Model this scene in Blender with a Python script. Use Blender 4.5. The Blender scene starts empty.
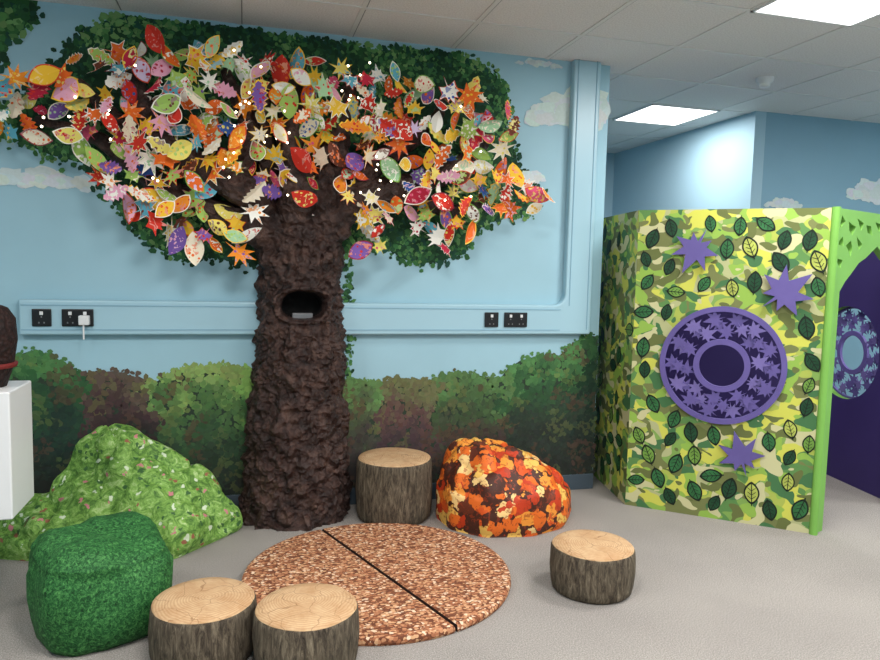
import bpy, math, random
from mathutils import Matrix, Vector, noise
random.seed(7)
R=random.random
def U(a,b): return a+(b-a)*random.random()
def lin(c):
    return tuple(((x/255)/12.92 if x/255<=0.04045 else ((x/255+0.055)/1.055)**2.4) for x in c)+(1,)
COL=bpy.context.scene.collection
bpy.context.scene.view_settings.view_transform='Standard'
# ---------------------------------------------------------------- materials
class NT:
    def __init__(s,name,rough=0.8,spec=0.3):
        s.m=bpy.data.materials.new(name); s.m.use_nodes=True; s.t=s.m.node_tree
        s.b=s.t.nodes['Principled BSDF']; s.b.inputs['Roughness'].default_value=rough
        s.b.inputs['Specular IOR Level'].default_value=spec
        s.tc=s.t.nodes.new('ShaderNodeTexCoord'); s.co=s.tc.outputs['Object']
    def n(s,typ,ins=None,**kw):
        nd=s.t.nodes.new(typ)
        for k,v in kw.items(): setattr(nd,k,v)
        for k,v in (ins or {}).items():
            if hasattr(v,'is_output'): s.t.links.new(v,nd.inputs[k])
            else: nd.inputs[k].default_value=v
        return nd
    def mapping(s,loc=(0,0,0),scale=(1,1,1),src=None):
        return s.n('ShaderNodeMapping',{'Vector':src or s.co,'Location':loc,'Scale':scale}).outputs[0]
    def noise(s,scale,detail=2,vec=None,rough=0.5,dist=0):
        return s.n('ShaderNodeTexNoise',{'Vector':vec or s.co,'Scale':scale,'Detail':detail,'Roughness':rough,'Distortion':dist}).outputs['Fac']
    def vor(s,scale,vec=None,out='Distance',feature='F1',rnd=1):
        return s.n('ShaderNodeTexVoronoi',{'Vector':vec or s.co,'Scale':scale,'Randomness':rnd},feature=feature).outputs[out]
    def ramp(s,fac,stops,interp='LINEAR'):
        nd=s.n('ShaderNodeValToRGB',{'Fac':fac}); cr=nd.color_ramp; cr.interpolation=interp
        while len(cr.elements)<len(stops): cr.elements.new(0.5)
        for e,(p,c) in zip(cr.elements,stops): e.position=p; e.color=c
        return nd.outputs[0]
    def mix(s,fac,a,b,blend='MIX'):
        nd=s.n('ShaderNodeMix',data_type='RGBA',blend_type=blend)
        for i,v in ((0,fac),(6,a),(7,b)):
            if hasattr(v,'is_output'): s.t.links.new(v,nd.inputs[i])
            else: nd.inputs[i].default_value=v
        return nd.outputs[2]
    def math(s,op,a,b=0.0,c=0.0):
        nd=s.n('ShaderNodeMath',operation=op)
        for i,v in enumerate((a,b,c)):
            if hasattr(v,'is_output'): s.t.links.new(v,nd.inputs[i])
            else: nd.inputs[i].default_value=v
        return nd.outputs[0]
    def base(s,c):
        if hasattr(c,'is_output'): s.t.links.new(c,s.b.inputs['Base Color'])
        else: s.b.inputs['Base Color'].default_value=c
        return s
    def bump(s,h,strength=0.3,dist=0.01):
        bn=s.n('ShaderNodeBump',{'Height':h,'Strength':strength,'Distance':dist})
        s.t.links.new(bn.outputs[0],s.b.inputs['Normal']); return s
    def warp(s,scale,amt):
        return s.n('ShaderNodeVectorMath',{0:s.co,1:s.n('ShaderNodeVectorMath',{0:s.n('ShaderNodeTexNoise',{'Vector':s.co,'Scale':scale,'Detail':2.0}).outputs['Color'],1:(amt,amt,amt)},operation='MULTIPLY').outputs[0]},operation='ADD').outputs[0]
def paint(name,c,rough=0.7,var=0.06,scale=3,spec=0.3):
    s=NT(name,rough,spec); c0=lin(c)
    d=tuple(x*(1-var) for x in c0[:3])+(1,); e=tuple(min(1,x*(1+var)) for x in c0[:3])+(1,)
    s.base(s.ramp(s.noise(scale,4),[(0.3,d),(0.7,e)])); s.bump(s.noise(150,2),0.05,0.002)
    return s.m
M={}
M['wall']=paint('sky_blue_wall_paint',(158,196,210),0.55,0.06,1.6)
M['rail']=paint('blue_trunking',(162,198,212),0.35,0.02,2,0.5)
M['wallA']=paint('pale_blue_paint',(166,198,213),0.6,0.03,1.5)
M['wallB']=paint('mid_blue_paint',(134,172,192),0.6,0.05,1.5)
M['white']=paint('white_laminate',(225,225,225),0.35,0.01,2,0.5)
M['black']=paint('black_plastic',(22,22,24),0.35,0.05,5,0.5)
M['skirt']=paint('dark_skirting',(70,82,92),0.5,0.05,3)
M['lime']=paint('lime_green_paint',(126,182,84),0.5,0.05,4)
M['purple']=paint('purple_paint',(100,88,150),0.55,0.08,6)
M['purple2']=paint('purple_paint_light',(116,104,164),0.5,0.08,6)
M['dpurple']=paint('dark_purple_paint',(62,50,106),0.55,0.05,3)
M['tbar']=paint('ceiling_grid_white',(222,220,218),0.5,0.01,3)
M['metal_and_shade']=paint('grey_metal_and_grid_shade',(120,120,122),0.35,0.02,3,0.6)  # bare metal parts, and the painted shadow lines of the ceiling grid
s=NT('carpet',0.95,0.1)
c=s.ramp(s.noise(190,3,rough=0.75),[(0.32,lin((92,87,85))),(0.5,lin((150,144,139))),(0.68,lin((198,192,186)))])
c=s.mix(0.35,c,s.ramp(s.noise(2.2,3),[(0.3,lin((142,136,131))),(0.7,lin((168,161,154)))]))
s.base(c); s.bump(s.noise(260,2),0.6,0.004); M['carpet']=s.m
s=NT('ceiling_tile',0.9,0.1)
s.base(s.ramp(s.noise(120,3),[(0.35,lin((216,212,211))),(0.6,lin((232,229,228)))])); s.bump(s.noise(200,2),0.2,0.002); M['ceil']=s.m
s=NT('light_panel',0.5); s.base((1,1,1,1)); s.b.inputs['Emission Color'].default_value=(1,0.98,0.96,1); s.b.inputs['Emission Strength'].default_value=4.0; M['light']=s.m
s=NT('fairy_light',0.5); s.base((1,.9,.6,1)); s.b.inputs['Emission Color'].default_value=(1,0.86,0.6,1); s.b.inputs['Emission Strength'].default_value=7.0; M['fairy']=s.m
s=NT('mural_paint',0.75,0.2); a=s.n('ShaderNodeAttribute',attribute_name='Col').outputs['Color']
s.base(s.mix(s.noise(60,3),a,s.mix(1.0,a,(0.78,0.82,0.76,1),'MULTIPLY'))); M['mural']=s.m
s=NT('painted_paper_leaf',0.65,0.3)
a=s.n('ShaderNodeAttribute',attribute_name='Col').outputs['Color']; b=s.n('ShaderNodeAttribute',attribute_name='Col2').outputs['Color']
v=s.math('LESS_THAN',s.vor(38),0.30); w=s.math('GREATER_THAN',s.noise(26,2,dist=1.5),0.60)
c=s.mix(v,a,b); c=s.mix(w,c,s.mix(0.25,b,(0.95,0.9,0.8,1))); s.base(c); M['paper']=s.m
s=NT('papier_mache_bark',0.5,0.4)
n1=s.noise(11,7,rough=0.68,dist=0.5); n2=s.vor(24,feature='F1',vec=s.warp(14,.05))
s.base(s.ramp(n1,[(0.3,lin((24,15,14))),(0.5,lin((60,41,36))),(0.72,lin((102,76,66)))]))
s.bump(s.math('ADD',n1,s.math('MULTIPLY',n2,0.8)),1.0,0.035); M['bark']=s.m
s=NT('painted_leaf_camouflage',0.6,0.3)
c=s.mix(0.0,lin((172,184,84)),lin((172,184,84)))
for i,(cc,th) in enumerate([((130,166,84),0.50),((180,182,132),0.57),((94,138,76),0.56),((206,206,88),0.565),((118,124,74),0.58),((146,182,78),0.58),((70,116,72),0.61),((202,198,150),0.62),((104,112,62),0.63)]):
    nz=s.noise(5.6+i*0.5,0.6,vec=s.mapping(loc=(i*7.3,i*3.1,i*5.7),scale=(1,1.25,1)),dist=0.45)
    c=s.mix(s.math('GREATER_THAN',nz,th),c,lin(cc))
s.base(c); M['camo']=s.m
s=NT('bark_print_fabric',0.85,0.15)
vv=s.mapping(scale=(1,1,0.2)); n=s.noise(58,6,vec=vv,rough=0.75,dist=0.8)
c=s.ramp(n,[(0.32,lin((38,32,28))),(0.46,lin((84,73,62))),(0.6,lin((126,113,95))),(0.74,lin((166,152,130)))])
c=s.mix(s.math('MULTIPLY',s.noise(6,2),0.6),c,lin((66,62,52))); s.base(c); s.bump(n,0.3,0.006); M['logside']=s.m
s=NT('wood_ring_print_fabric',0.8,0.2)
nd=s.noise(5,3)
r=s.n('ShaderNodeVectorMath',{0:s.n('ShaderNodeVectorMath',{0:s.mapping(scale=(1,1.0,0)),1:(0.025,0.01,0)},operation='ADD').outputs[0]},operation='LENGTH').outputs['Value']
rr=s.math('SINE',s.math('MULTIPLY',s.math('ADD',r,s.math('MULTIPLY',nd,0.06)),620.0))
c=s.ramp(s.math('MULTIPLY_ADD',rr,0.5,0.5),[(0,lin((190,154,116))),(1,lin((208,176,138)))])
c=s.mix(s.math('MULTIPLY',s.ramp(s.noise(13,6,rough=.75),[(.4,(0,0,0,1)),(.62,(1,1,1,1))]),0.55),c,lin((170,124,82)))
ck=s.vor(9,feature='DISTANCE_TO_EDGE',vec=s.n('ShaderNodeVectorMath',{0:s.warp(10,.12),1:(1,1,0)},operation='MULTIPLY').outputs[0])
c=s.mix(s.math('MULTIPLY',s.math('LESS_THAN',ck,0.010),0.45),c,lin((112,74,46))); s.base(c); M['logtop']=s.m
s=NT('woodchip_print_mat',0.85,0.15)
vc=s.n('ShaderNodeTexVoronoi',{'Vector':s.mapping(scale=(1,1.6,1),src=s.warp(20,.02)),'Scale':66.0})
sep=s.n('ShaderNodeSeparateColor',{0:vc.outputs['Color']}).outputs[0]
c=s.ramp(sep,[(0,lin((130,80,56))),(0.16,lin((170,110,78))),(0.42,lin((192,136,100))),(0.68,lin((210,162,122))),(0.88,lin((234,204,174)))],'CONSTANT')
c=s.mix(s.math('GREATER_THAN',vc.outputs['Distance'],0.62),c,lin((112,68,50)))
s.base(c); s.bump(vc.outputs['Distance'],0.3,0.004); M['chips']=s.m
M['seam']=paint('dark_mat_lining',(44,26,22),0.9)
s=NT('grass_print_fabric',0.7,0.25)
n=s.noise(85,5,rough=0.8,dist=0.8)
s.base(s.ramp(n,[(0.34,lin((10,38,16))),(0.5,lin((38,94,46))),(0.66,lin((90,152,82)))])); s.bump(s.noise(7,4),0.5,0.03); M['grass']=s.m
s=NT('meadow_print_fabric',0.6,0.3)
n=s.noise(20,7,rough=0.78,dist=1.2)
c=s.ramp(n,[(0.32,lin((40,72,32))),(0.44,lin((88,130,54))),(0.55,lin((136,178,84))),(0.68,lin((196,214,158)))])
v=s.n('ShaderNodeTexVoronoi',{'Vector':s.warp(30,.05),'Scale':30.0})
sc=s.n('ShaderNodeSeparateColor',{0:v.outputs['Color']})
sp=s.math('MULTIPLY',s.math('LESS_THAN',v.outputs['Distance'],0.38),s.math('GREATER_THAN',sc.outputs[0],0.6))
c=s.mix(sp,c,s.ramp(sc.outputs[1],[(0,lin((208,220,190))),(0.25,lin((196,124,128))),(0.42,lin((60,98,52))),(0.78,lin((150,96,72)))],'CONSTANT'))
s.base(c); s.bump(s.noise(9,4),0.8,0.03); M['meadow']=s.m
s=NT('autumn_leaf_print_fabric',0.55,0.35)
v=s.n('ShaderNodeTexVoronoi',{'Vector':s.warp(18,.12),'Scale':13.0})
sc=s.n('ShaderNodeSeparateColor',{0:v.outputs['Color']})
c=s.ramp(sc.outputs[0],[(0,lin((196,60,26))),(0.16,lin((230,110,36))),(0.36,lin((240,152,58))),(0.50,lin((104,48,30))),(0.57,lin((238,188,92))),(0.70,lin((218,88,32))),(0.90,lin((244,204,134)))],'CONSTANT')
c=s.mix(s.math('GREATER_THAN',v.outputs['Distance'],0.64),c,lin((74,38,26)))
c=s.mix(s.math('MULTIPLY',s.math('GREATER_THAN',s.noise(38,4,dist=1),0.58),.6),c,lin((150,56,26)))
s.base(c); s.bump(s.noise(10,3),0.5,0.02); M['autumn']=s.m
s=NT('wicker_dark',0.7,0.3); s.base(s.ramp(s.vor(60),[(0,lin((52,30,26))),(1,lin((18,12,12)))])); s.bump(s.vor(60),0.6,0.01); M['wicker']=s.m
M['red']=paint('red_fabric',(110,34,32),0.7)
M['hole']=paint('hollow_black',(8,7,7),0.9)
# ---------------------------------------------------------------- mesh helpers
def mesh(name,vs,fs,mats,fm=None,smooth=False,parent=None,mat4=None):
    me=bpy.data.meshes.new(name); me.from_pydata([tuple(v) for v in vs],[],fs)
    for m in mats: me.materials.append(m)
    if fm: me.polygons.foreach_set('material_index',fm)
    if smooth: me.polygons.foreach_set('use_smooth',[True]*len(me.polygons))
    me.update()
    o=bpy.data.objects.new(name,me); COL.objects.link(o)
    if mat4 is not None: o.matrix_world=mat4
    if parent: o.parent=parent
    return o
def cattr(o,name,cols):
    a=o.data.color_attributes.new(name,'FLOAT_COLOR','POINT')
    flat=[]
    for c in cols: flat+=list(c[:3])+[1.0]
    a.data.foreach_set('color',flat)
def boxv(x0,x1,y0,y1,z0,z1):
    v=[(x,y,z) for z in(z0,z1) for y in(y0,y1) for x in(x0,x1)]
    f=[(0,2,3,1),(4,5,7,6),(0,1,5,4),(2,6,7,3),(0,4,6,2),(1,3,7,5)]
    return v,f
def box(name,b,m,bevel=0,parent=None,origin=False):
    v,f=boxv(*b)
    o=mesh(name,v,f,[m],parent=parent)
    if bevel:
        md=o.modifiers.new('b','BEVEL'); md.width=bevel; md.segments=3
    return o
def empty(name,loc=(0,0,0)):
    e=bpy.data.objects.new(name,None); e.location=(0,0,0); COL.objects.link(e); e.empty_display_size=.1; return e
def merge(parts):
    V=[];F=[];FM=[]
    for v,f,m in parts:
        o=len(V); V+=list(v); F+=[tuple(i+o for i in q) for q in f]; FM+= (m if isinstance(m,list) else [m]*len(f))
    return V,F,FM
def inpoly(x,z,p):
    c=False; j=len(p)-1
    for i in range(len(p)):
        if (p[i][1]>z)!=(p[j][1]>z) and x<(p[j][0]-p[i][0])*(z-p[i][1])/(p[j][1]-p[i][1])+p[i][0]: c=not c
        j=i
    return c
W=4.058; H=2.7
# ---------------------------------------------------------------- room
box('floor',(-3,6,-2.6,7,-.1,0),M['carpet'])
box('ceiling',(-3,6,-2.6,7,H,H+.1),M['ceil'])
wb=box('wall_back',(-3,2.2,W,W+.1,0,H),M['wall'])
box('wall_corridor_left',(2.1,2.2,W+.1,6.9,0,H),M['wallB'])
box('wall_corridor_end',(2.1,3.96,6.9,7,0,H),M['wallA'])
box('wall_corridor_right',(3.84,3.94,4.73,6.9,0,H),M['wallA'])
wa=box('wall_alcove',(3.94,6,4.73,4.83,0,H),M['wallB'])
box('wall_left',(-3.1,-3,-2.6,W,0,H),M['wall'])
box('wall_right',(6,6.1,-2.6,4.83,0,H),M['wallA'])
box('wall_front',(-3,6,-2.7,-2.6,0,H),M['wallA'])
box('baseboard_back',(-3,2.2,W-.014,W,0,.1),M['skirt'],.003)
box('baseboard_alcove',(3.84,6,4.716,4.73,0,.1),M['skirt'],.003)
parts=[]
gx=[2.37+.6*k for k in range(-8,7)]; gy=[3.0+.6*k for k in range(-9,7)]
for x in gx:
    if -3<x<6:
        v,f=boxv(x-.012,x+.012,-2.6,7 if 2.2<x<3.84 else (W if x<=2.2 else 4.73),H-.004,H); parts.append((v,f,0))
        v,f=boxv(x+.012,x+.018,-2.6,7 if 2.2<x<3.84 else (W if x<=2.2 else 4.73),H-.001,H); parts.append((v,f,1))  # thin grey strip paints the shadow along one side of the bar
for y in gy:
    if -2.6<y<7:
        x0,x1=(-3,6) if y<W else ((2.2,6) if y<4.73 else (2.2,3.84))
        v,f=boxv(x0,x1,y-.012,y+.012,H-.005,H); parts.append((v,f,0))
        v,f=boxv(x0,x1,y+.012,y+.018,H-.0012,H); parts.append((v,f,1))  # same painted shadow line for the cross bars
V,F,FM=merge(parts); mesh('trim_ceiling_grid',V,F,[M['tbar'],M['metal_and_shade']],FM)
def panel(ix,iy,watt,i):
    x0,y0=2.37+.6*ix,3.0+.6*iy
    p=empty('ceiling_light' if i==0 else 'ceiling_light.%03d'%i)
    v,f=boxv(x0+.012,x0+.588,y0+.012,y0+.588,H-.008,H-.001)
    mesh('diffuser',v,f,[M['light']],parent=p)
    pr=[]
    for b in((x0,x0+.6,y0,y0+.014),(x0,x0+.6,y0+.586,y0+.6),(x0,x0+.014,y0,y0+.6),(x0+.586,x0+.6,y0,y0+.6)):
        v,f=boxv(*b,H-.012,H); pr.append((v,f,0))
    V,F,FM=merge(pr); mesh('frame',V,F,[M['white']],parent=p)
    l=bpy.data.lights.new('panel_lamp','AREA'); l.shape='SQUARE'; l.size=.56; l.energy=watt; l.color=(1,.985,.96)
    o=bpy.data.objects.new('panel_lamp',l); o.location=(x0+.3,y0+.3,H-.02); COL.objects.link(o); o.parent=p
k=0
for ix,iy,wt in [(0,-1,36),(1,3,20),(-4,-3,38),(-7,-3,32),(-1,-4,38),(-4,-7,35),(-1,-7,38),(3,-4,42),(4,-1,30)]:
    panel(ix,iy,wt,k); k+=1
def lathe(prof,n=32,cx=0,cy=0):
    V=[];F=[]
    for r,z in prof:
        for i in range(n):
            a=2*math.pi*i/n; V.append((cx+r*math.cos(a),cy+r*math.sin(a),z))
    for j in range(len(prof)-1):
        for i in range(n):
            F.append((j*n+i,j*n+(i+1)%n,(j+1)*n+(i+1)%n,(j+1)*n+i))
    return V,F
v,f=lathe([(.001,H-.06),(.03,H-.058),(.035,H-.045),(.03,H-.035),(.05,H-.03),(.055,H-.01),(.055,H)],32,3.26,3.95)
mesh('smoke_detector',v,f,[M['white']],smooth=True)
# ---------------------------------------------------------------- wall trunking with sockets
tr=empty('dado_trunking')
def prism_y(pts,y0,y1):
    n=len(pts); V=[(x,y0,z) for x,z in pts]+[(x,y1,z) for x,z in pts]
    F=[tuple(range(n)),tuple(range(2*n-1,n-1,-1))]+[(i,i+n,(i+1)%n+n,(i+1)%n) for i in range(n)]
    return V,F
pts=[(.50,1.02),(2.11,1.02),(2.11,H),(1.93,H),(1.93,1.27)]
for i in range(1,7):
    a=i/7*math.pi/2; pts.append((1.86+.07*math.cos(a),1.273-.07*math.sin(a)))
pts+=[(1.86,1.203),(.50,1.203)]
v,f=prism_y(pts,W-.055,W); o=mesh('channel_right',v,f,[M['rail']],parent=tr); md=o.modifiers.new('b','BEVEL'); md.width=.01; md.segments=3
box('channel_left',(-1.11,.09,W-.055,W,1.02,1.203),M['rail'],.01,parent=tr)
for a_,b_,nm in((-1.1,.09,'a'),(.50,1.90,'b')):
    box('lid_line_top_'+nm,(a_,b_,W-.058,W-.054,1.172,1.177),M['wallB'],parent=tr)
    box('lid_line_bottom_'+nm,(a_,b_,W-.058,W-.054,1.045,1.05),M['wallB'],parent=tr)
box('lid_line_riser_left',(1.955,1.96,W-.058,W-.054,1.2,H),M['wallB'],parent=tr)
box('lid_line_riser_right',(2.08,2.085,W-.058,W-.054,1.05,H),M['wallB'],parent=tr)
for i,(x,w) in enumerate([(-1.003,.09),(-.835,.15),(1.443,.088),(1.60,.15)]):
    box('socket_plate_%d'%i,(x-w/2,x+w/2,W-.066,W-.054,1.066,1.156),M['black'],.004,parent=tr)
    k2=1 if w<.1 else 2
    for j in range(k2):
        cx=x+(j-(k2-1)/2)*.07
        box('switch_%d_%d'%(i,j),(cx-.008,cx+.008,W-.071,W-.065,1.125,1.143),M['white'],.002,parent=tr)
        for q,(dx,dz) in enumerate(((0,.02),(-.012,-.01),(.012,-.01))):
            box('slot_%d_%d_%d'%(i,j,q),(cx+dx-.003,cx+dx+.003,W-.0675,W-.0655,1.095+dz-.004,1.095+dz+.004),M['metal_and_shade'],parent=tr)
box('plug_body',(-.825,-.775,W-.105,W-.065,1.075,1.125),M['white'],.006,parent=tr)
box('plug_cable',(-.806,-.798,W-.098,W-.09,1.0,1.08),M['white'],.002,parent=tr)
# ---------------------------------------------------------------- mural
crown=[(-1.186,2.12),(-1.05,2.25),(-.91,2.42),(-.79,2.58),(-.62,2.68),(-.33,2.67),(-.03,2.68),(.2,2.66),(.46,2.66),(.72,2.64),(.98,2.67),(1.2,2.66),(1.34,2.64),(1.5,2.52),(1.54,2.4),(1.52,2.26),(1.58,2.12),(1.62,2.02),(1.76,1.88),(1.73,1.78),(1.53,1.73),(1.37,1.68),(1.28,1.53),(1.13,1.45),(.98,1.44),(.88,1.47),(.79,1.54),(.59,1.51),(.3,1.43),(.05,1.42),(-.157,1.44),(-.30,1.43),(-.439,1.474),(-.587,1.602),(-.682,1.755),(-.775,1.904),(-.962,1.943),(-1.097,1.998),(-1.25,2.03),(-1.5,2.0),(-1.55,2.12),(-1.35,2.15)]
corner=[(-2.6,2.7),(-1.0,2.7),(-1.02,2.6),(-1.12,2.5),(-1.18,2.37),(-1.4,2.3),(-2.6,2.35)]
bush=[(-2.9,.1),(-2.9,.85),(-2.2,.95),(-1.6,.84),(-1.162,.90),(-1.08,.93),(-.97,.91),(-.87,.82),(-.75,.81),(-.66,.815),(-.55,.78),(-.47,.755),(-.40,.80),(-.3,.835),(-.1,.84),(.045,.81),(.3,.78),(.578,.745),(.66,.74),(.745,.73),(.9,.745),(1.083,.73),(1.15,.76),(1.239,.78),(1.4,.76),(1.534,.74),(1.58,.80),(1.663,.85),(1.8,.885),(1.936,.88),(2.02,.96),(2.12,1.01),(2.198,1.0),(2.198,.1)]
mv=[];mf=[];mc=[]
def dab(x,z,r,c,y,asp=1.0,ang=0,n=7):
    o=len(mv); ca,sa=math.cos(ang),math.sin(ang)
    for i in range(n):
        a=2*math.pi*i/n; rr=r*U(.75,1.2); px=rr*math.cos(a)*asp; pz=rr*math.sin(a)
        mv.append((x+px*ca-pz*sa,y,z+px*sa+pz*ca)); mc.append(c)
    mf.append(tuple(range(o,o+n)))
def polybase(p,c,y):
    o=len(mv)
    for x,z in p: mv.append((x,y,z)); mc.append(c)
    mf.append(tuple(range(o,o+len(p))))
def jit(c,k=.18):
    f=U(1-k,1+k); return tuple(min(1,max(0,x*f*U(.93,1.07))) for x in c[:3])
polybase(crown,lin((38,74,48)),W-.0015)
polybase(corner,lin((48,92,52)),W-.0015)
polybase(bush,lin((52,66,54)),W-.0015)
gr=[(34,66,46),(48,92,58),(64,114,68),(92,140,82),(40,80,66),(120,160,98)]
def scatter(p,n,fc,r0,r1,ytop=None):
    xs=[q[0] for q in p]; zs=[q[1] for q in p]; k=0
    while k<n:
        x=U(min(xs),max(xs)); z=U(min(zs),max(zs))
        if not inpoly(x,z,p): continue
        if z>2.66: z=2.66
        c=fc(x,z); dab(x,z,U(r0,r1),c,W-.002-.003*R(),U(1,1.8),U(0,3.14),6); k+=1
def gcol(x,z):
    q=noise.noise(Vector((x*4,z*4,1.7)))+random.gauss(0,.25)
    i=0 if q<-.2 else 1 if q<.02 else 2 if q<.25 else 3 if q<.5 else 5
    if R()<.15: i=4
    return jit(lin(gr[i]),.14)
scatter(crown,11000,gcol,.006,.015)
scatter(corner,1500,gcol,.008,.02)
def edge(p,n,fc,r0,r1,amp,closed=True):
    m=len(p)
    for i in range(m if closed else m-1):
        a,b=p[i],p[(i+1)%m]; L=math.hypot(b[0]-a[0],b[1]-a[1])
        for k in range(int(L*n)):
            t=R(); x=a[0]+(b[0]-a[0])*t+random.gauss(0,amp); z=a[1]+(b[1]-a[1])*t+random.gauss(0,amp)
            if z<.12 or z>H-.02 or x>2.17 or x<-2.9: continue
            dab(x,z,U(r0,r1),fc(x,z),W-.002-.003*R(),U(1,1.6),U(0,3.14),6)
edge(crown,170,gcol,.006,.017,.02)
edge(corner,90,gcol,.008,.02,.02)
humps=[(-1.6,.85,.5,(124,156,96),(66,108,70),(44,66,56)),(-1.04,.93,.26,(84,130,78),(54,94,60),(42,62,54)),
 (-.66,.81,.24,(98,84,74),(78,58,60),(50,50,48)),(-.22,.84,.34,(146,172,100),(92,126,74),(58,84,60)),(.2,.8,.3,(140,180,96),(80,120,70),(50,70,60)),
 (.66,.745,.16,(104,140,84),(86,100,70),(72,64,64)),(.9,.745,.22,(110,112,78),(100,74,72),(76,62,66)),
 (1.32,.78,.27,(92,126,78),(70,94,62),(76,64,60)),(1.88,.89,.34,(86,132,80),(54,90,58),(52,62,54)),(2.15,1.0,.14,(56,92,58),(38,68,48),(40,58,50))]
def bcol(x,z):
    best=None;bd=9
    wob=.5*noise.noise(Vector((x*5,z*5,4)))+.25*noise.noise(Vector((x*13,z*13,4)))
    for i,h in enumerate(humps):
        d=abs(x-h[0])/h[2]+random.gauss(0,.1)+wob*(1 if i%2 else -1)
        if d<bd: bd=d;best=h
    ht=best[1]-.15*min(1.4,max(0,bd))**2; d=(ht-z)+random.gauss(0,.03)+.16*noise.noise(Vector((x*8,z*9,0)))
    a_,b_,c_=best[3:]
    def mx(p,q,t): return tuple(p[i]+(q[i]-p[i])*t for i in range(3))
    if d<.03: c=a_
    elif d<.17: c=mx(a_,b_,(d-.03)/.14)
    elif d<.42: c=mx(b_,c_,(d-.17)/.25)
    else: c=mx(c_,(46,50,46),min(1,(d-.42)/.3))
    q=noise.noise(Vector((x*6+9,z*6,7)))
    if q>.22 and R()<.5: c=mx(c,(98,70,58),.55)
    elif q<-.25 and R()<.5: c=mx(c,(120,124,72),.4)
    return jit(lin(c),.13)
scatter(bush,15000,bcol,.008,.019)
edge(bush[1:-1],130,bcol,.006,.015,.012,False)
for k in range(120):
    z=U(.75,1.5); x=.57+random.gauss(0,.02)
    dab(x,z,U(.006,.014),jit(lin(random.choice(gr[:4]))),W-.002-.003*R(),1.8,U(0,3.14),6)
def cloud(cx,cz,w,h,n=60,y=None,cmax=2.17):
    for k in range(n):
        a=U(-1,1); x=cx+a*w/2; z=cz+random.gauss(0,.3)*h/2*(1-a*a*.7)+.25*h*(1-a*a)
        if x+h*.35>cmax: continue
        dab(x,z,h*U(.14,.32)*(1.1-.6*a*a),jit(lin((218,227,230)),.02),(W if y is None else y)-.002-.003*R(),1.7,U(-.2,.2),14)
cloud(-1.05,1.79,.6,.11); cloud(-1.7,1.85,.6,.16); cloud(1.93,2.34,.5,.2,110); cloud(2.07,2.36,.2,.26,60); cloud(1.72,2.655,.3,.05,40); cloud(1.69,1.97,.17,.09,40)
o=mesh('mural_painting',mv,mf,[M['mural']],parent=wb); cattr(o,'Col',mc)
mv=[];mf=[];mc=[]
cloud(4.15,1.98,.34,.1,50,4.73,5.9); cloud(5.1,2.1,.6,.2,60,4.73,5.9)
o=mesh('mural_clouds',mv,mf,[M['mural']],parent=wa); cattr(o,'Col',mc)
# ---------------------------------------------------------------- tree
tree=empty('tree_sculpture')
prof=[(0,.285,.31,.35),(.05,.285,.30,.34),(.3,.287,.285,.32),(.45,.288,.275,.31),(.8,.298,.245,.29),(1.1,.298,.235,.27),(1.43,.297,.23,.25),(1.6,.30,.25,.22),(1.72,.31,.25,.18),(1.80,.32,.15,.12),(1.86,.32,.02,.03)]
def pf(z):
    for a,b in zip(prof,prof[1:]):
        if z<=b[0]:
            t=(z-a[0])/(b[0]-a[0]); return [a[i]+(b[i]-a[i])*t for i in range(1,4)]
    return prof[-1][1:]
nu,nvv=160,320; V=[];F=[];FM=[]
def hole_e(x,z):
    dz=z-1.185; return ((abs(x-.30)/.118)**2.4+(abs(dz)/(.092 if dz>0 else .07))**2.4)**(1/2.4)
for j in range(nvv+1):
    z=1.86*j/nvv; cx,hw,dp=pf(z)
    for i in range(nu+1):
        a=math.pi*i/nu; c_,s_=math.cos(a),math.sin(a)
        x=cx-hw*math.copysign(abs(c_)**.8,c_); y=W-.008-dp*abs(s_)**.75
        p=Vector((x,y,z))
        d=.03*noise.noise(p*8)+.026*abs(noise.noise(p*Vector((15,15,13))))*2-.016+.018*abs(noise.noise(p*32))+.008*noise.noise(p*70)
        nx,ny=-c_,-s_
        e=hole_e(x,z)
        if s_>.3:
            if e<1: y+=.17*min(1,(1-e)*6); d*=.3
            elif e<1.3: d+=.024*math.sin((e-1)/.3*math.pi)
        x+=nx*d; y=min(W-.006,y+ny*d); V.append((x,y,z))
for j in range(nvv):
    for i in range(nu):
        q=(j*(nu+1)+i,j*(nu+1)+i+1,(j+1)*(nu+1)+i+1,(j+1)*(nu+1)+i); F.append(q)
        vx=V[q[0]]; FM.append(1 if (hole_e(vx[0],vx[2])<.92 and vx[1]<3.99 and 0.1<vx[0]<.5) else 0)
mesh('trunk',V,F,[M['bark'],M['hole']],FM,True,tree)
box('hollow_speaker',(.25,.36,3.88,3.93,1.12,1.15),M['metal_and_shade'],.004,parent=tree)
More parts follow.
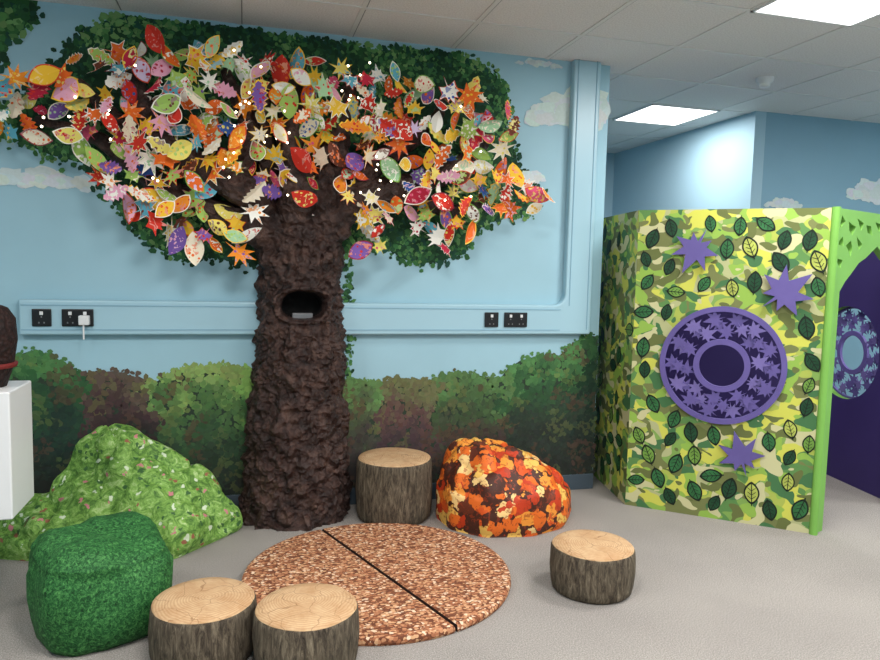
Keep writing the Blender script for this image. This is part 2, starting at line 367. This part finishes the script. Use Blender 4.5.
def tube(path,n=20,sub=14):
    P=[Vector(p[:3]) for p in path]; Rr=[p[3] for p in path]; pts=[];rs=[]
    for i in range(len(P)-1):
        p0=P[max(0,i-1)];p1=P[i];p2=P[i+1];p3=P[min(len(P)-1,i+2)]
        for k in range(sub):
            t=k/sub; pts.append(.5*((2*p1)+(-p0+p2)*t+(2*p0-5*p1+4*p2-p3)*t*t+(-p0+3*p1-3*p2+p3)*t**3)); rs.append(Rr[i]+(Rr[i+1]-Rr[i])*t)
    pts.append(P[-1]); rs.append(Rr[-1])
    V=[];F=[]
    for i,p in enumerate(pts):
        d=(pts[min(i+1,len(pts)-1)]-pts[max(i-1,0)]).normalized(); u=d.cross(Vector((0,1,0))).normalized(); w=u.cross(d)
        for k in range(n):
            a=2*math.pi*k/n; q=p+(u*math.cos(a)+w*math.sin(a))*rs[i]
            r2=1+.35*noise.noise(q*14)+.25*abs(noise.noise(q*34)); q=p+(u*math.cos(a)+w*math.sin(a))*rs[i]*r2
            q.y=min(q.y,W-.006); V.append(q)
    for i in range(len(pts)-1):
        for k in range(n): F.append((i*n+k,i*n+(k+1)%n,(i+1)*n+(k+1)%n,(i+1)*n+k))
    F.append(tuple(range((len(pts)-1)*n,len(pts)*n))); F.append(tuple(reversed(range(n))))
    return V,F,0
paths=[[(.22,3.97,1.45,.07),(.12,3.93,1.66,.10),(-.02,3.90,1.80,.09),(-.37,3.88,1.99,.07),(-.49,3.90,2.21,.045),(-.55,3.96,2.4,.025)],
[(.2,3.97,1.42,.07),(.06,3.93,1.6,.085),(-.15,3.92,1.68,.07),(-.45,3.93,1.82,.05),(-.72,3.95,2.02,.035),(-1.0,3.97,2.1,.02)],
[(.3,3.95,1.5,.08),(.28,3.90,1.75,.13),(.25,3.90,1.95,.085),(.235,3.90,2.24,.06),(.3,3.95,2.5,.03)],
[(.36,3.95,1.5,.08),(.41,3.90,1.75,.11),(.47,3.90,1.97,.08),(.5,3.90,2.2,.055),(.58,3.95,2.45,.03)],
[(.36,3.97,1.45,.07),(.46,3.91,1.66,.11),(.6,3.90,1.79,.09),(.85,3.90,1.85,.07),(1.14,3.91,1.98,.055),(1.32,3.95,2.12,.035),(1.4,3.96,2.3,.02)],
[(.52,3.92,1.72,.06),(.62,3.91,1.88,.07),(.74,3.91,2.01,.055),(1.03,3.93,2.24,.035),(1.1,3.96,2.4,.02)],
[(-.02,3.92,1.80,.06),(.0,3.90,1.95,.06),(.02,3.90,2.13,.05),(-.1,3.95,2.42,.025)],
[(-.37,3.92,1.99,.05),(-.62,3.93,2.12,.04),(-.8,3.97,2.3,.022)],
[(.85,3.92,1.84,.05),(1.1,3.94,1.75,.035),(1.35,3.96,1.8,.02)],
[(.1,3.92,1.72,.06),(.12,3.91,1.92,.05),(.1,3.93,2.2,.03),(.14,3.95,2.4,.02)]]
V,F,FM=merge([tube(p) for p in paths]); mesh('branches',V,F,[M['bark']],None,True,tree)
segs_=[(a,b) for p in paths for a,b in zip(p[1:],p[2:])]
def dbranch(x,z):
    best=9
    for a,b in segs_:
        ax,az,bx,bz=a[0],a[2],b[0],b[2]; t=max(0,min(1,((x-ax)*(bx-ax)+(z-az)*(bz-az))/((bx-ax)**2+(bz-az)**2+1e-9)))
        best=min(best,math.hypot(x-ax-(bx-ax)*t,z-az-(bz-az)*t)-a[3]*.6)
    return best
def oval(w=.27,k=.85,n=9):
    up=[(w*math.sin(math.pi*i/n)**k,-.5+i/n) for i in range(n+1)]
    return up+[(-x,y) for x,y in reversed(up[1:-1])]
def maple(s=1):
    angs=[-90,-84,-50,-38,-8,8,22,36,52,62,74,90]
    rad= [.5,.16,.20,.36,.28,.28,.50,.28,.30,.42,.30,.55]
    rt=[(s*r*math.cos(math.radians(a)),r*math.sin(math.radians(a))) for a,r in zip(angs,rad)]
    return rt+[(-x,y) for x,y in reversed(rt[1:-1])]
def oak(n=12,w=.30,q=.58):
    up=[((w*math.sin(math.pi*i/n)**.7)*(1 if i%2 else q),-.5+i/n) for i in range(n+1)]
    return up+[(-x,y) for x,y in reversed(up[1:-1])]
def hand():
    pts=[(0,-.5),(.05,-.15),(.36,-.22),(.2,-.02),(.5,.1),(.2,.12),(.34,.42),(.1,.26),(0,.56)]
    return pts+[(-x,y) for x,y in reversed(pts[1:-1])]
shapes=[oval(.27),oval(.22),oval(.32,.7),oval(.3,.8),maple(),maple(1.1),oak(),oak(10,.26,.7),hand()]
pal=[(232,104,30),(236,140,34),(208,48,32),(240,190,50),(246,242,232),(240,226,200),(166,200,100),(222,84,120),(238,170,196),(96,172,192),(52,92,168),(120,86,164),(164,204,160),(186,32,62),(110,56,38),(236,218,110),(214,196,226)]
pw=[15,10,10,9,12,8,7,3,4,4,3,4,5,5,3,8,3]
lv=[];lf=[];c1=[];c2=[]
def leaf(pos,L,rot,tiltx,tiltz,fold,shape,ca,cb,cc):
    m=Matrix.Translation(pos)@Matrix.Rotation(tiltz,4,'Z')@Matrix.Rotation(tiltx,4,'X')@Matrix.Rotation(rot,4,'Y')
    n=len(shape); o=len(lv)
    for sc,off,col in((1,0,cc),(.9,.0,cc),(.88,.0,ca)):
        for x,y in shape:
            xx,yy=x*sc,y*sc
            lv.append(m@Vector((xx*L,-off+fold*abs(xx)*L-.25*yy*yy*L,yy*L))); c1.append(col); c2.append(cb if sc<.89 else cc)
    lv.append(m@Vector((0,0,0))); c1.append(ca); c2.append(cb)
    for i in range(n):
        j=(i+1)%n
        lf.append((o+i,o+j,o+n+j,o+n+i)); lf.append((o+n+i,o+n+j,o+2*n+j,o+2*n+i)); lf.append((o+2*n+i,o+2*n+j,o+3*n))
LP=[(-1.3,2.02),(-1.25,2.17),(-1.05,2.2),(-.93,2.36),(-.75,2.40),(-.55,2.50),(-.3,2.48),(-.05,2.50),(.15,2.44),(.42,2.52),(.6,2.46),(.78,2.46),(1.0,2.40),(1.25,2.40),(1.38,2.34),(1.45,2.2),(1.42,2.05),(1.5,1.95),(1.66,1.87),(1.6,1.76),(1.35,1.74),(1.22,1.6),(1.08,1.5),(.95,1.62),(.82,1.72),(.7,1.58),(.6,1.66),(.5,1.80),(.3,1.84),(.08,1.74),(.04,1.6),(-.0,1.47),(-.25,1.48),(-.38,1.54),(-.55,1.64),(-.68,1.8),(-.8,1.96),(-1.0,1.99)]
acc=[];tries=0
while len(acc)<318 and tries<80000:
    tries+=1; x=U(-1.35,1.7); z=U(1.42,2.62)
    if not inpoly(x,z,LP): continue
    if noise.noise(Vector((x*6,z*6,8.3)))<-.26: continue
    if dbranch(x,z)<.015 and R()<.86: continue
    if all((x-a)**2+(z-b)**2>.058**2 for a,b in acc): acc.append((x,z))
extra=[(.62,1.72),(.66,1.6),(.72,1.52),(.22,1.86),(.30,1.76),(.37,1.72),(1.66,1.84),(1.58,1.9),(.6,1.5)]
for x,z in acc+extra:
    ci=random.choices(pal,pw)[0]; cj=random.choices(pal,pw)[0]; ck=random.choices([(246,240,225),ci,(250,200,60),(214,70,34),(120,170,70),(150,40,60)],[5,6,2,2,2,1])[0]
    leaf(Vector((x,U(3.72,3.88),z)),U(.10,.18),U(0,6.28),U(-.7,.5),U(-.8,.8),U(-.5,.5),random.choice(shapes),lin(ci),lin(cj),lin(ck))
o=mesh('paper_leaves',lv,lf,[M['paper']],parent=tree); cattr(o,'Col',c1); cattr(o,'Col2',c2)
pr=[]
import bmesh
bm=bmesh.new(); bmesh.ops.create_icosphere(bm,subdivisions=1,radius=.0065); iv=[v.co.copy() for v in bm.verts]; fi=[tuple(v.index for v in f.verts) for f in bm.faces]; bm.free()
for k in range(60):
    a,b=random.choice(segs_); t=R(); x=a[0]+(b[0]-a[0])*t; z=a[2]+(b[2]-a[2])*t
    q=Vector((x+U(-.07,.07),U(3.70,3.77),z+U(-.07,.07)))
    if z<1.74: continue
    pr.append(([v+q for v in iv],fi,0))
V,F,FM=merge(pr); mesh('fairy_lights',V,F,[M['fairy']],parent=tree)
# ---------------------------------------------------------------- log stools
def stool(name,x,y,r,h,rot):
    n=64; prof=[(r*.9,0),(r*.97,.012),(r*1.0,.04),(r*1.02,h*.5),(r*1.0,h-.035),(r*.99,h-.014),(r*.965,h-.004),(r*.93,h+.002),(r*.7,h+.008),(r*.35,h+.011),(.001,h+.012)]
    V=[];F=[];FM=[]
    pr=[]
    for a,b in zip(prof,prof[1:]):
        k=6 if abs(a[1]-b[1])>.05 else 1
        for i in range(k): pr.append((a[0]+(b[0]-a[0])*i/k,a[1]+(b[1]-a[1])*i/k))
    pr.append(prof[-1])
    for rr,z in pr:
        for i in range(n):
            a=2*math.pi*i/n; w=1+.025*noise.noise(Vector((math.cos(a)*1.5+x,math.sin(a)*1.5+y,z*5)))+.010*noise.noise(Vector((math.cos(a)*9,math.sin(a)*9,z*12)))
            V.append((rr*w*math.cos(a),rr*w*math.sin(a),z))
    for j in range(len(pr)-1):
        top=pr[j][1]>=h-.0041
        for i in range(n):
            F.append((j*n+i,j*n+(i+1)%n,(j+1)*n+(i+1)%n,(j+1)*n+i)); FM.append(1 if top else 0)
    F.append(tuple(reversed(range(n)))); FM.append(0)
    mesh(name,V,F,[M['logside'],M['logtop']],FM,True,mat4=Matrix.Translation((x,y,0))@Matrix.Rotation(rot,4,'Z'))
stool('log_stool',.818,3.81,.212,.345,.3)
stool('log_stool.001',1.50,2.735,.184,.2,1.2)
stool('log_stool.002',-.142,2.56,.183,.205,2.2)
stool('log_stool.003',.214,2.43,.183,.205,4.0)
# ---------------------------------------------------------------- floor mat (two halves)
rug=empty('round_floor_mat'); rc=(.59,3.05); rr_=.6; sa=math.atan2(2.6-3.68,.806-.42)
def half(a0,name):
    n=56; out=[]
    for i in range(n+1):
        a=a0+math.pi*i/n; out.append((rr_*math.cos(a),rr_*math.sin(a)))
    nx,ny=math.cos(a0+math.pi/2)*.0055,math.sin(a0+math.pi/2)*.0055
    out=[(x+nx,y+ny) for x,y in out]
    def ins(s):
        cxx,cyy=math.cos(a0+math.pi/2)*.25,math.sin(a0+math.pi/2)*.25
        return [((x-cxx)*s+cxx,(y-cyy)*s+cyy) for x,y in out]
    V=[];F=[]; m=len(out); FM=[]
    for s_,z in((.99,.001),(1,.012),(.998,.022),(.99,.030),(.965,.034)):
        V+=[(x,y,z) for x,y in ins(s_)]
    for k in range(4):
        for i in range(m): F.append((k*m+i,k*m+(i+1)%m,(k+1)*m+(i+1)%m,(k+1)*m+i)); FM.append(1 if (i==m-1 and k<3) else 0)
    F.append(tuple(range(4*m,5*m))); FM.append(0)
    o=mesh(name,V,F,[M['chips'],M['seam']],FM,False,mat4=Matrix.Translation((rc[0],rc[1],0))); o.parent=rug
half(sa,'half_1'); half(sa+math.pi,'half_2')
L_=.585; dx,dy=math.cos(sa),math.sin(sa)
mesh('seam_lining',[(rc[0]+dx*L_*a-dy*b,rc[1]+dy*L_*a+dx*b,.006) for a,b in((-1,-.012),(1,-.012),(1,.012),(-1,.012))],[(0,1,2,3)],[M['seam']],parent=rug)
# ---------------------------------------------------------------- grass pouf
def pouf(name,cx,cy,a,h,rot):
    n=96; V=[];F=[]
    def R2(t,e=2.8): return a/((abs(math.cos(t))**e+abs(math.sin(t))**e)**(1/e))
    prof=[(.0,0),(.86,0),(.96,.03),(1.02,.09),(1.05,.17),(1.02,.26),(.97,.305),(.93,.328),(.945,.338),(.93,.347),(.90,.352),(.84,.372),(.7,.392),(.4,.402),(.01,.398)]
    for s_,z in prof:
        for i in range(n):
            t=2*math.pi*i/n; r=R2(t)*s_; q=Vector((r*math.cos(t),r*math.sin(t),z*h/.404))
            k=.03*noise.noise(q*5+Vector((5,1,2)))+.012*noise.noise(q*15)
            V.append((q.x*(1+k*3),q.y*(1+k*3),max(0,q.z+(k*1.2 if z>.1 else 0))))
    for j in range(len(prof)-1):
        for i in range(n): F.append((j*n+i,j*n+(i+1)%n,(j+1)*n+(i+1)%n,(j+1)*n+i))
    o=mesh(name,V,F,[M['grass']],None,True,mat4=Matrix.Translation((cx,cy,0))@Matrix.Rotation(rot,4,'Z'))
pouf('grass_pouffe',-.535,2.86,.236,.375,math.radians(28))
# ---------------------------------------------------------------- bean bags
def bag(name,outline,peak,Hh,edge_h,m,b1=.5,b2=lambda t:2.0,amp=.02,ridge=9,seed=0,sm=2,lips=None):
    px,py=peak; n=160
    def rad(t):
        dx,dy=math.cos(t),math.sin(t); best=0; k=len(outline)
        for i in range(k):
            x1,y1=outline[i];x2,y2=outline[(i+1)%k]
            ex,ey=x2-x1,y2-y1; den=dx*ey-dy*ex
            if abs(den)<1e-9: continue
            s=((x1-px)*ey-(y1-py)*ex)/den; u=((x1-px)*dy-(y1-py)*dx)/den
            if s>0 and -1e-6<=u<=1+1e-6: best=max(best,s)
        return best
    rs=[rad(2*math.pi*i/n) for i in range(n)]
    for _ in range(sm): rs=[(rs[i-1]+2*rs[i]+rs[(i+1)%n])/4 for i in range(n)]
    V=[];F=[]; K=48
    rings=[(math.sin(k/K*math.pi/2),max(0,math.cos(k/K*math.pi/2))) for k in range(1,K+1)]
    for st,ct in rings:
        for i in range(n):
            t=2*math.pi*i/n; r=rs[i]*st; x=px+r*math.cos(t); y=py+r*math.sin(t)
            z=.05+(edge_h-.05)*ct**b1+(Hh-edge_h)*ct**b2(t)
            if lips:
                for lx,ly,lh,lr in lips: z+=lh*math.exp(-((x-lx)**2+(y-ly)**2)/lr**2)*(1 if ct>.2 else ct/.2)
            q=Vector((x,y,z)); k=amp*noise.noise(q*5+Vector((seed,0,0)))+amp*.6*noise.noise(q*12)+amp*.7*math.sin(ridge*t+3*noise.noise(q*3))*st*ct*1.6
            k-=amp*.9*(1-min(1,abs(noise.noise(q*4.5+Vector((9,seed,0))))*7))*(ct**.3)
            V.append((x+k*math.cos(t)*.5,min(W-.02,y+k*math.sin(t)*.5),max(.02,z+k)))
    for s_,z in((.985,.02),(.95,0)):
        for i in range(n):
            t=2*math.pi*i/n; r=rs[i]*s_; V.append((px+r*math.cos(t),min(W-.02,py+r*math.sin(t)),z))
    L=len(rings)+2
    for j in range(L-1):
        for i in range(n): F.append((j*n+i,(j+1)*n+i,(j+1)*n+(i+1)%n,j*n+(i+1)%n))
    V.append((px,py,Hh)); c=len(V)-1
    for i in range(n): F.append((c,i,(i+1)%n))
    F.append(tuple(range((L-1)*n,L*n)))
    return mesh(name,V,F,[m],None,True)
def b2m(t):
    a=math.cos(t); return 16 if a<-.7 else (16+(6-16)*(a+.7)/.7 if a<0 else 6+(3.3-6)*a)
bag('meadow_beanbag',[(-1.28,3.66),(-1.0,3.55),(-.6,3.44),(-.30,3.42),(-.13,3.6),(-.005,3.74),(-.01,3.86),(-.3,4.0),(-.7,4.02),(-1.15,3.98)],(-.70,3.88),.55,.20,M['meadow'],.55,b2m,.036,5,0,0,[(-.17,3.78,.07,.14),(-.62,3.86,.03,.10),(-.36,3.62,.04,.12),(-.95,3.70,.03,.15)])
bag('autumn_beanbag',[(1.04,3.72),(1.07,3.52),(1.22,3.37),(1.48,3.33),(1.70,3.41),(1.82,3.58),(1.76,3.78),(1.6,3.96),(1.35,4.0),(1.12,3.93)],(1.27,3.74),.45,.33,M['autumn'],.5,lambda t:1.5 if math.cos(t)<0 else 1.5+1.3*math.cos(t),.022,6,3)
# ---------------------------------------------------------------- trolley and basket on the left
tl=empty('white_trolley')
box('tray',(-1.5,-.83,2.86,3.14,.44,.92),M['white'],.006,parent=tl)
for i,(x,y) in enumerate([(-1.45,2.9),(-1.45,3.1),(-1.02,2.9),(-1.02,3.1)]):
    box('leg_%d'%i,(x-.015,x+.015,y-.015,y+.015,.05,.45),M['metal_and_shade'],.003,parent=tl)
    v,f=lathe([(.001,-.012),(.025,-.012),(.025,.012),(.001,.012)],16)
    mesh('castor_%d'%i,v,f,[M['black']],parent=tl,mat4=Matrix.Translation((x,y,.025))@Matrix.Rotation(math.pi/2,4,'X'))
v,f=lathe([(.001,.921),(.085,.921),(.11,1.0),(.125,1.1),(.12,1.18),(.095,1.22),(.05,1.24),(.001,1.245)],32,-.965,3.0)
bk=empty('wicker_basket'); mesh('weave',v,f,[M['wicker']],smooth=True,parent=bk)
v,f=lathe([(.119,.995),(.122,1.0),(.124,1.01),(.1,1.015)],32,-.965,3.0); mesh('red_band',v,f,[M['red']],smooth=True,parent=bk)
# ---------------------------------------------------------------- booth
booth=empty('hexagonal_play_booth')
A=Vector((2.245,3.715)); S=1.02; pts6=[A]
for a in(-40,20,80,140,200): 
    a=math.radians(a); pts6.append(pts6[-1]+Vector((math.cos(a),math.sin(a)))*S)
BH=1.785; e=.02
def pmat(P,Q,off=0):
    d=(Q-P).normalized(); return Matrix(((d.x,0,d.y,P.x+d.y*off),(d.y,0,-d.x,P.y-d.x*off),(0,1,0,0),(0,0,0,1)))
def shape2d(name,loops,ext,mats,mat4,parent,slot=True):
    cu=bpy.data.curves.new(name,'CURVE'); cu.dimensions='2D'; cu.fill_mode='BOTH'; cu.extrude=ext
    for lp in loops:
        sp=cu.splines.new('POLY'); sp.points.add(len(lp)-1)
        for p,(x,y) in zip(sp.points,lp): p.co=(x,y,0,1)
        sp.use_cyclic_u=True
    ob=bpy.data.objects.new('tmp',cu); COL.objects.link(ob); bpy.context.view_layer.update()
    dg=bpy.context.evaluated_depsgraph_get(); me=bpy.data.meshes.new_from_object(ob.evaluated_get(dg))
    bpy.data.objects.remove(ob); me.name=name
    me.materials.clear()
    for m in mats: me.materials.append(m)
    if len(mats)==3:
        for p in me.polygons: p.material_index=0 if p.normal.z>.5 else (1 if p.normal.z<-.5 else 2)
    o=bpy.data.objects.new(name,me); COL.objects.link(o); o.matrix_world=mat4; o.parent=parent
    return o
def circ(cx,cy,r,n=64): return [(cx+r*math.cos(2*math.pi*i/n),cy+r*math.sin(2*math.pi*i/n)) for i in range(n)]
def shard(cx,cy,r,rot):
    k=random.choice([3,3,4,5])
    if k==3: a=[0,2.3,3.9]; rr=[1.12,.8,.75]
    elif k==4: a=[0,1.1,3.1,4.8]; rr=[1.12,.55,1.05,.6]
    else: a=[0,.9,2.1,3.4,4.9]; rr=[1.12,.48,1.05,.55,.9]
    return [(cx+r*q*math.cos(t+rot),cy+r*q*math.sin(t+rot)) for t,q in zip(a,rr)]
def starleaf(cx,cy,r,rot):
    rt=[(0,-.95),(.06,-.35),(.40,-.62),(.36,-.28),(.95,-.18),(.48,.08),(.78,.62),(.26,.34),(0,1.1)]
    al=rt+[(-x,y) for x,y in reversed(rt[1:-1])]
    return [(cx+r*(x*math.cos(rot)-y*math.sin(rot)),cy+r*(x*math.sin(rot)+y*math.cos(rot))) for x,y in al]
mats3=[M['camo'],M['dpurple'],M['lime']]
names=['panel_front','panel_doorway','panel_right','panel_rear_right','panel_rear_left','panel_left']
DC=.50
for i in range(6):
    P=pts6[i];Q=pts6[(i+1)%6]; L=(Q-P).length; m4=pmat(P,Q,-e)
    rect=[(0,0),(L,0),(L,BH),(0,BH)]
    if i==1:
        g=.10; ar=[(g,0),(g,1.34),(g+.05,1.39),(g+.12,1.44),(g+.2,1.50),(g+.28,1.53),(L/2,1.60),(L-g-.28,1.53),(L-g-.2,1.50),(L-g-.12,1.44),(L-g-.05,1.39),(L-g,1.34),(L-g,0)]
        lp=[[(0,0)]+ar+[(L,0),(L,BH),(0,BH)]]
        nx_=9
        for k in range(nx_):
            x=.075+k*(L-.15)/(nx_-1)
            zb=1.36+.26*(1-abs(x-L/2)/(L/2))
            zz=BH-.07-(.03 if k%2 else 0)
            while zz>zb+.05:
                lp.append(shard(x+U(-.004,.004),zz,.047,U(0,6.28))); zz-=.108
        shape2d(names[i],lp,e,[M['lime'],M['dpurple'],M['lime']],m4,booth)
    else:
        loops=[rect]
        if i in(0,2,4): loops.append(circ(DC,.90,.322,72))
        shape2d(names[i],loops,e,mats3,m4,booth)
        if i in(0,2,4):
            shape2d('disc_rim_%d'%i,[circ(DC,.90,.338,72),circ(DC,.90,.308,72)],.009,[M['purple']],pmat(P,Q,.010),booth)
            shape2d('inner_ring_%d'%i,[circ(DC,.90,.152,60),circ(DC,.90,.120,60)],.009,[M['purple']],pmat(P,Q,.012),booth)
            k=0
            for rad_,num,sz,ph in((.265,14,.062,0),(.195,10,.058,.3),(.232,12,.05,.15)):
                for j in range(num):
                    t=2*math.pi*(j+ph)/num+U(-.05,.05)
                    k+=1
                    shape2d('fretwork_leaf_%d_%02d'%(i,k),[starleaf(DC+rad_*math.cos(t),.90+rad_*math.sin(t),sz*U(.92,1.02),U(0,6.28))],.002,[M['purple'] if k%3 else M['purple2']],pmat(P,Q,.0025+.0042*(k%4)),booth)
P,Q=pts6[0],pts6[1]
stars=[(.325,1.555,.135,2.7),(.80,1.33,.15,-.9),(.63,.395,.13,.3)]
for i,(x,z,r,ro) in enumerate(stars):
    shape2d('purple_leaf_%d'%i,[starleaf(x,z,r,ro)],.008,[M['purple']],pmat(P,Q,.018),booth)
mL=paint('leaf_outline_dark',(22,34,22),.5); mG=[paint('leaf_green_a',(50,108,62),.5,.2,20),paint('leaf_green_b',(112,152,66),.5,.2,20),paint('leaf_green_c',(28,70,44),.5,.2,20),paint('leaf_yellow_green',(176,186,88),.5,.2,20)]
def painted(P,Q,L,n,avoid,seed,nm):
    random.seed(seed); parts=[];pl=[];tr_=0
    while len(pl)<n and tr_<8000:
        tr_+=1; x=U(.05,L-.05); z=U(.09,BH-.08)
        if avoid:
            if math.hypot(x-DC,z-.90)<.41: continue
            if any(math.hypot(x-s[0],z-s[1])<.16 for s in stars): continue
        if all(math.hypot(x-a,z-b)>.118 for a,b in pl): pl.append((x,z))
    for x,z in pl:
        r=U(.10,.14); ro=U(-.6,.6)+(math.pi if R()<.5 else 0)
        if R()<.2: ro+=1.3
        g=random.choices([1,2,3,4],[5,2,5,1])[0]
        for sc,off,mi in((1,.0015,0),(.80,.003,g)):
            pts=[]
            nn=12
            for i in range(nn+1):
                pts.append((.31*math.sin(math.pi*i/nn)**.75*sc,(-.5+i/nn)*sc))
            pts+= [(-a,b) for a,b in reversed(pts[1:-1])]
            v=[(x+r*(a*math.cos(ro)-b*math.sin(ro)),z+r*(a*math.sin(ro)+b*math.cos(ro)),off) for a,b in pts]
            parts.append((v,[tuple(range(len(v)))],mi))
        segs=[((0,-.55),(0,.42),.018)]+[((0,y),(s_*.16,y+.13),.012) for y in(-.25,-.08,.1) for s_ in(-1,1)]
        for (ax,ay),(bx,by),w in segs:
            d=Vector((bx-ax,by-ay)).normalized(); nx,ny=-d.y*w,d.x*w
            q=[(ax+nx,ay+ny),(bx+nx,by+ny),(bx-nx,by-ny),(ax-nx,ay-ny)]
            v=[(x+r*(a*math.cos(ro)-b*math.sin(ro)),z+r*(a*math.sin(ro)+b*math.cos(ro)),.004) for a,b in q]
            parts.append((v,[(0,1,2,3)],0))
    V,F,FM=merge(parts); o=mesh(nm,V,F,[mL]+mG,FM,mat4=pmat(P,Q,0)); o.parent=booth
painted(P,Q,S,62,True,5,'painted_leaves_front')
painted(pts6[5],pts6[0],S,40,False,9,'painted_leaves_left')
p=pts6[1]; v,f=lathe([(.001,0),(.022,0),(.022,BH+.004),(.001,BH+.004)],16,p.x,p.y)
mesh('edge_trim',v,f,[M['lime']],parent=booth,smooth=False)
# ---------------------------------------------------------------- camera
th=math.radians(4.9); ro=math.radians(1.4); yaw=math.radians(-15.65)
cam=bpy.data.cameras.new('camera'); co=bpy.data.objects.new('camera',cam); COL.objects.link(co)
co.matrix_world=Matrix.Translation((0,0,1.404))@Matrix.Rotation(yaw,4,'Z')@Matrix.Rotation(math.pi/2-th,4,'X')@Matrix.Rotation(ro,4,'Z')
cam.sensor_width=36; cam.lens=36*700/880; cam.clip_start=.05
bpy.context.scene.camera=co
w=bpy.data.worlds.new('world'); bpy.context.scene.world=w; w.use_nodes=True
w.node_tree.nodes['Background'].inputs[0].default_value=(.8,.9,1,1); w.node_tree.nodes['Background'].inputs[1].default_value=.3
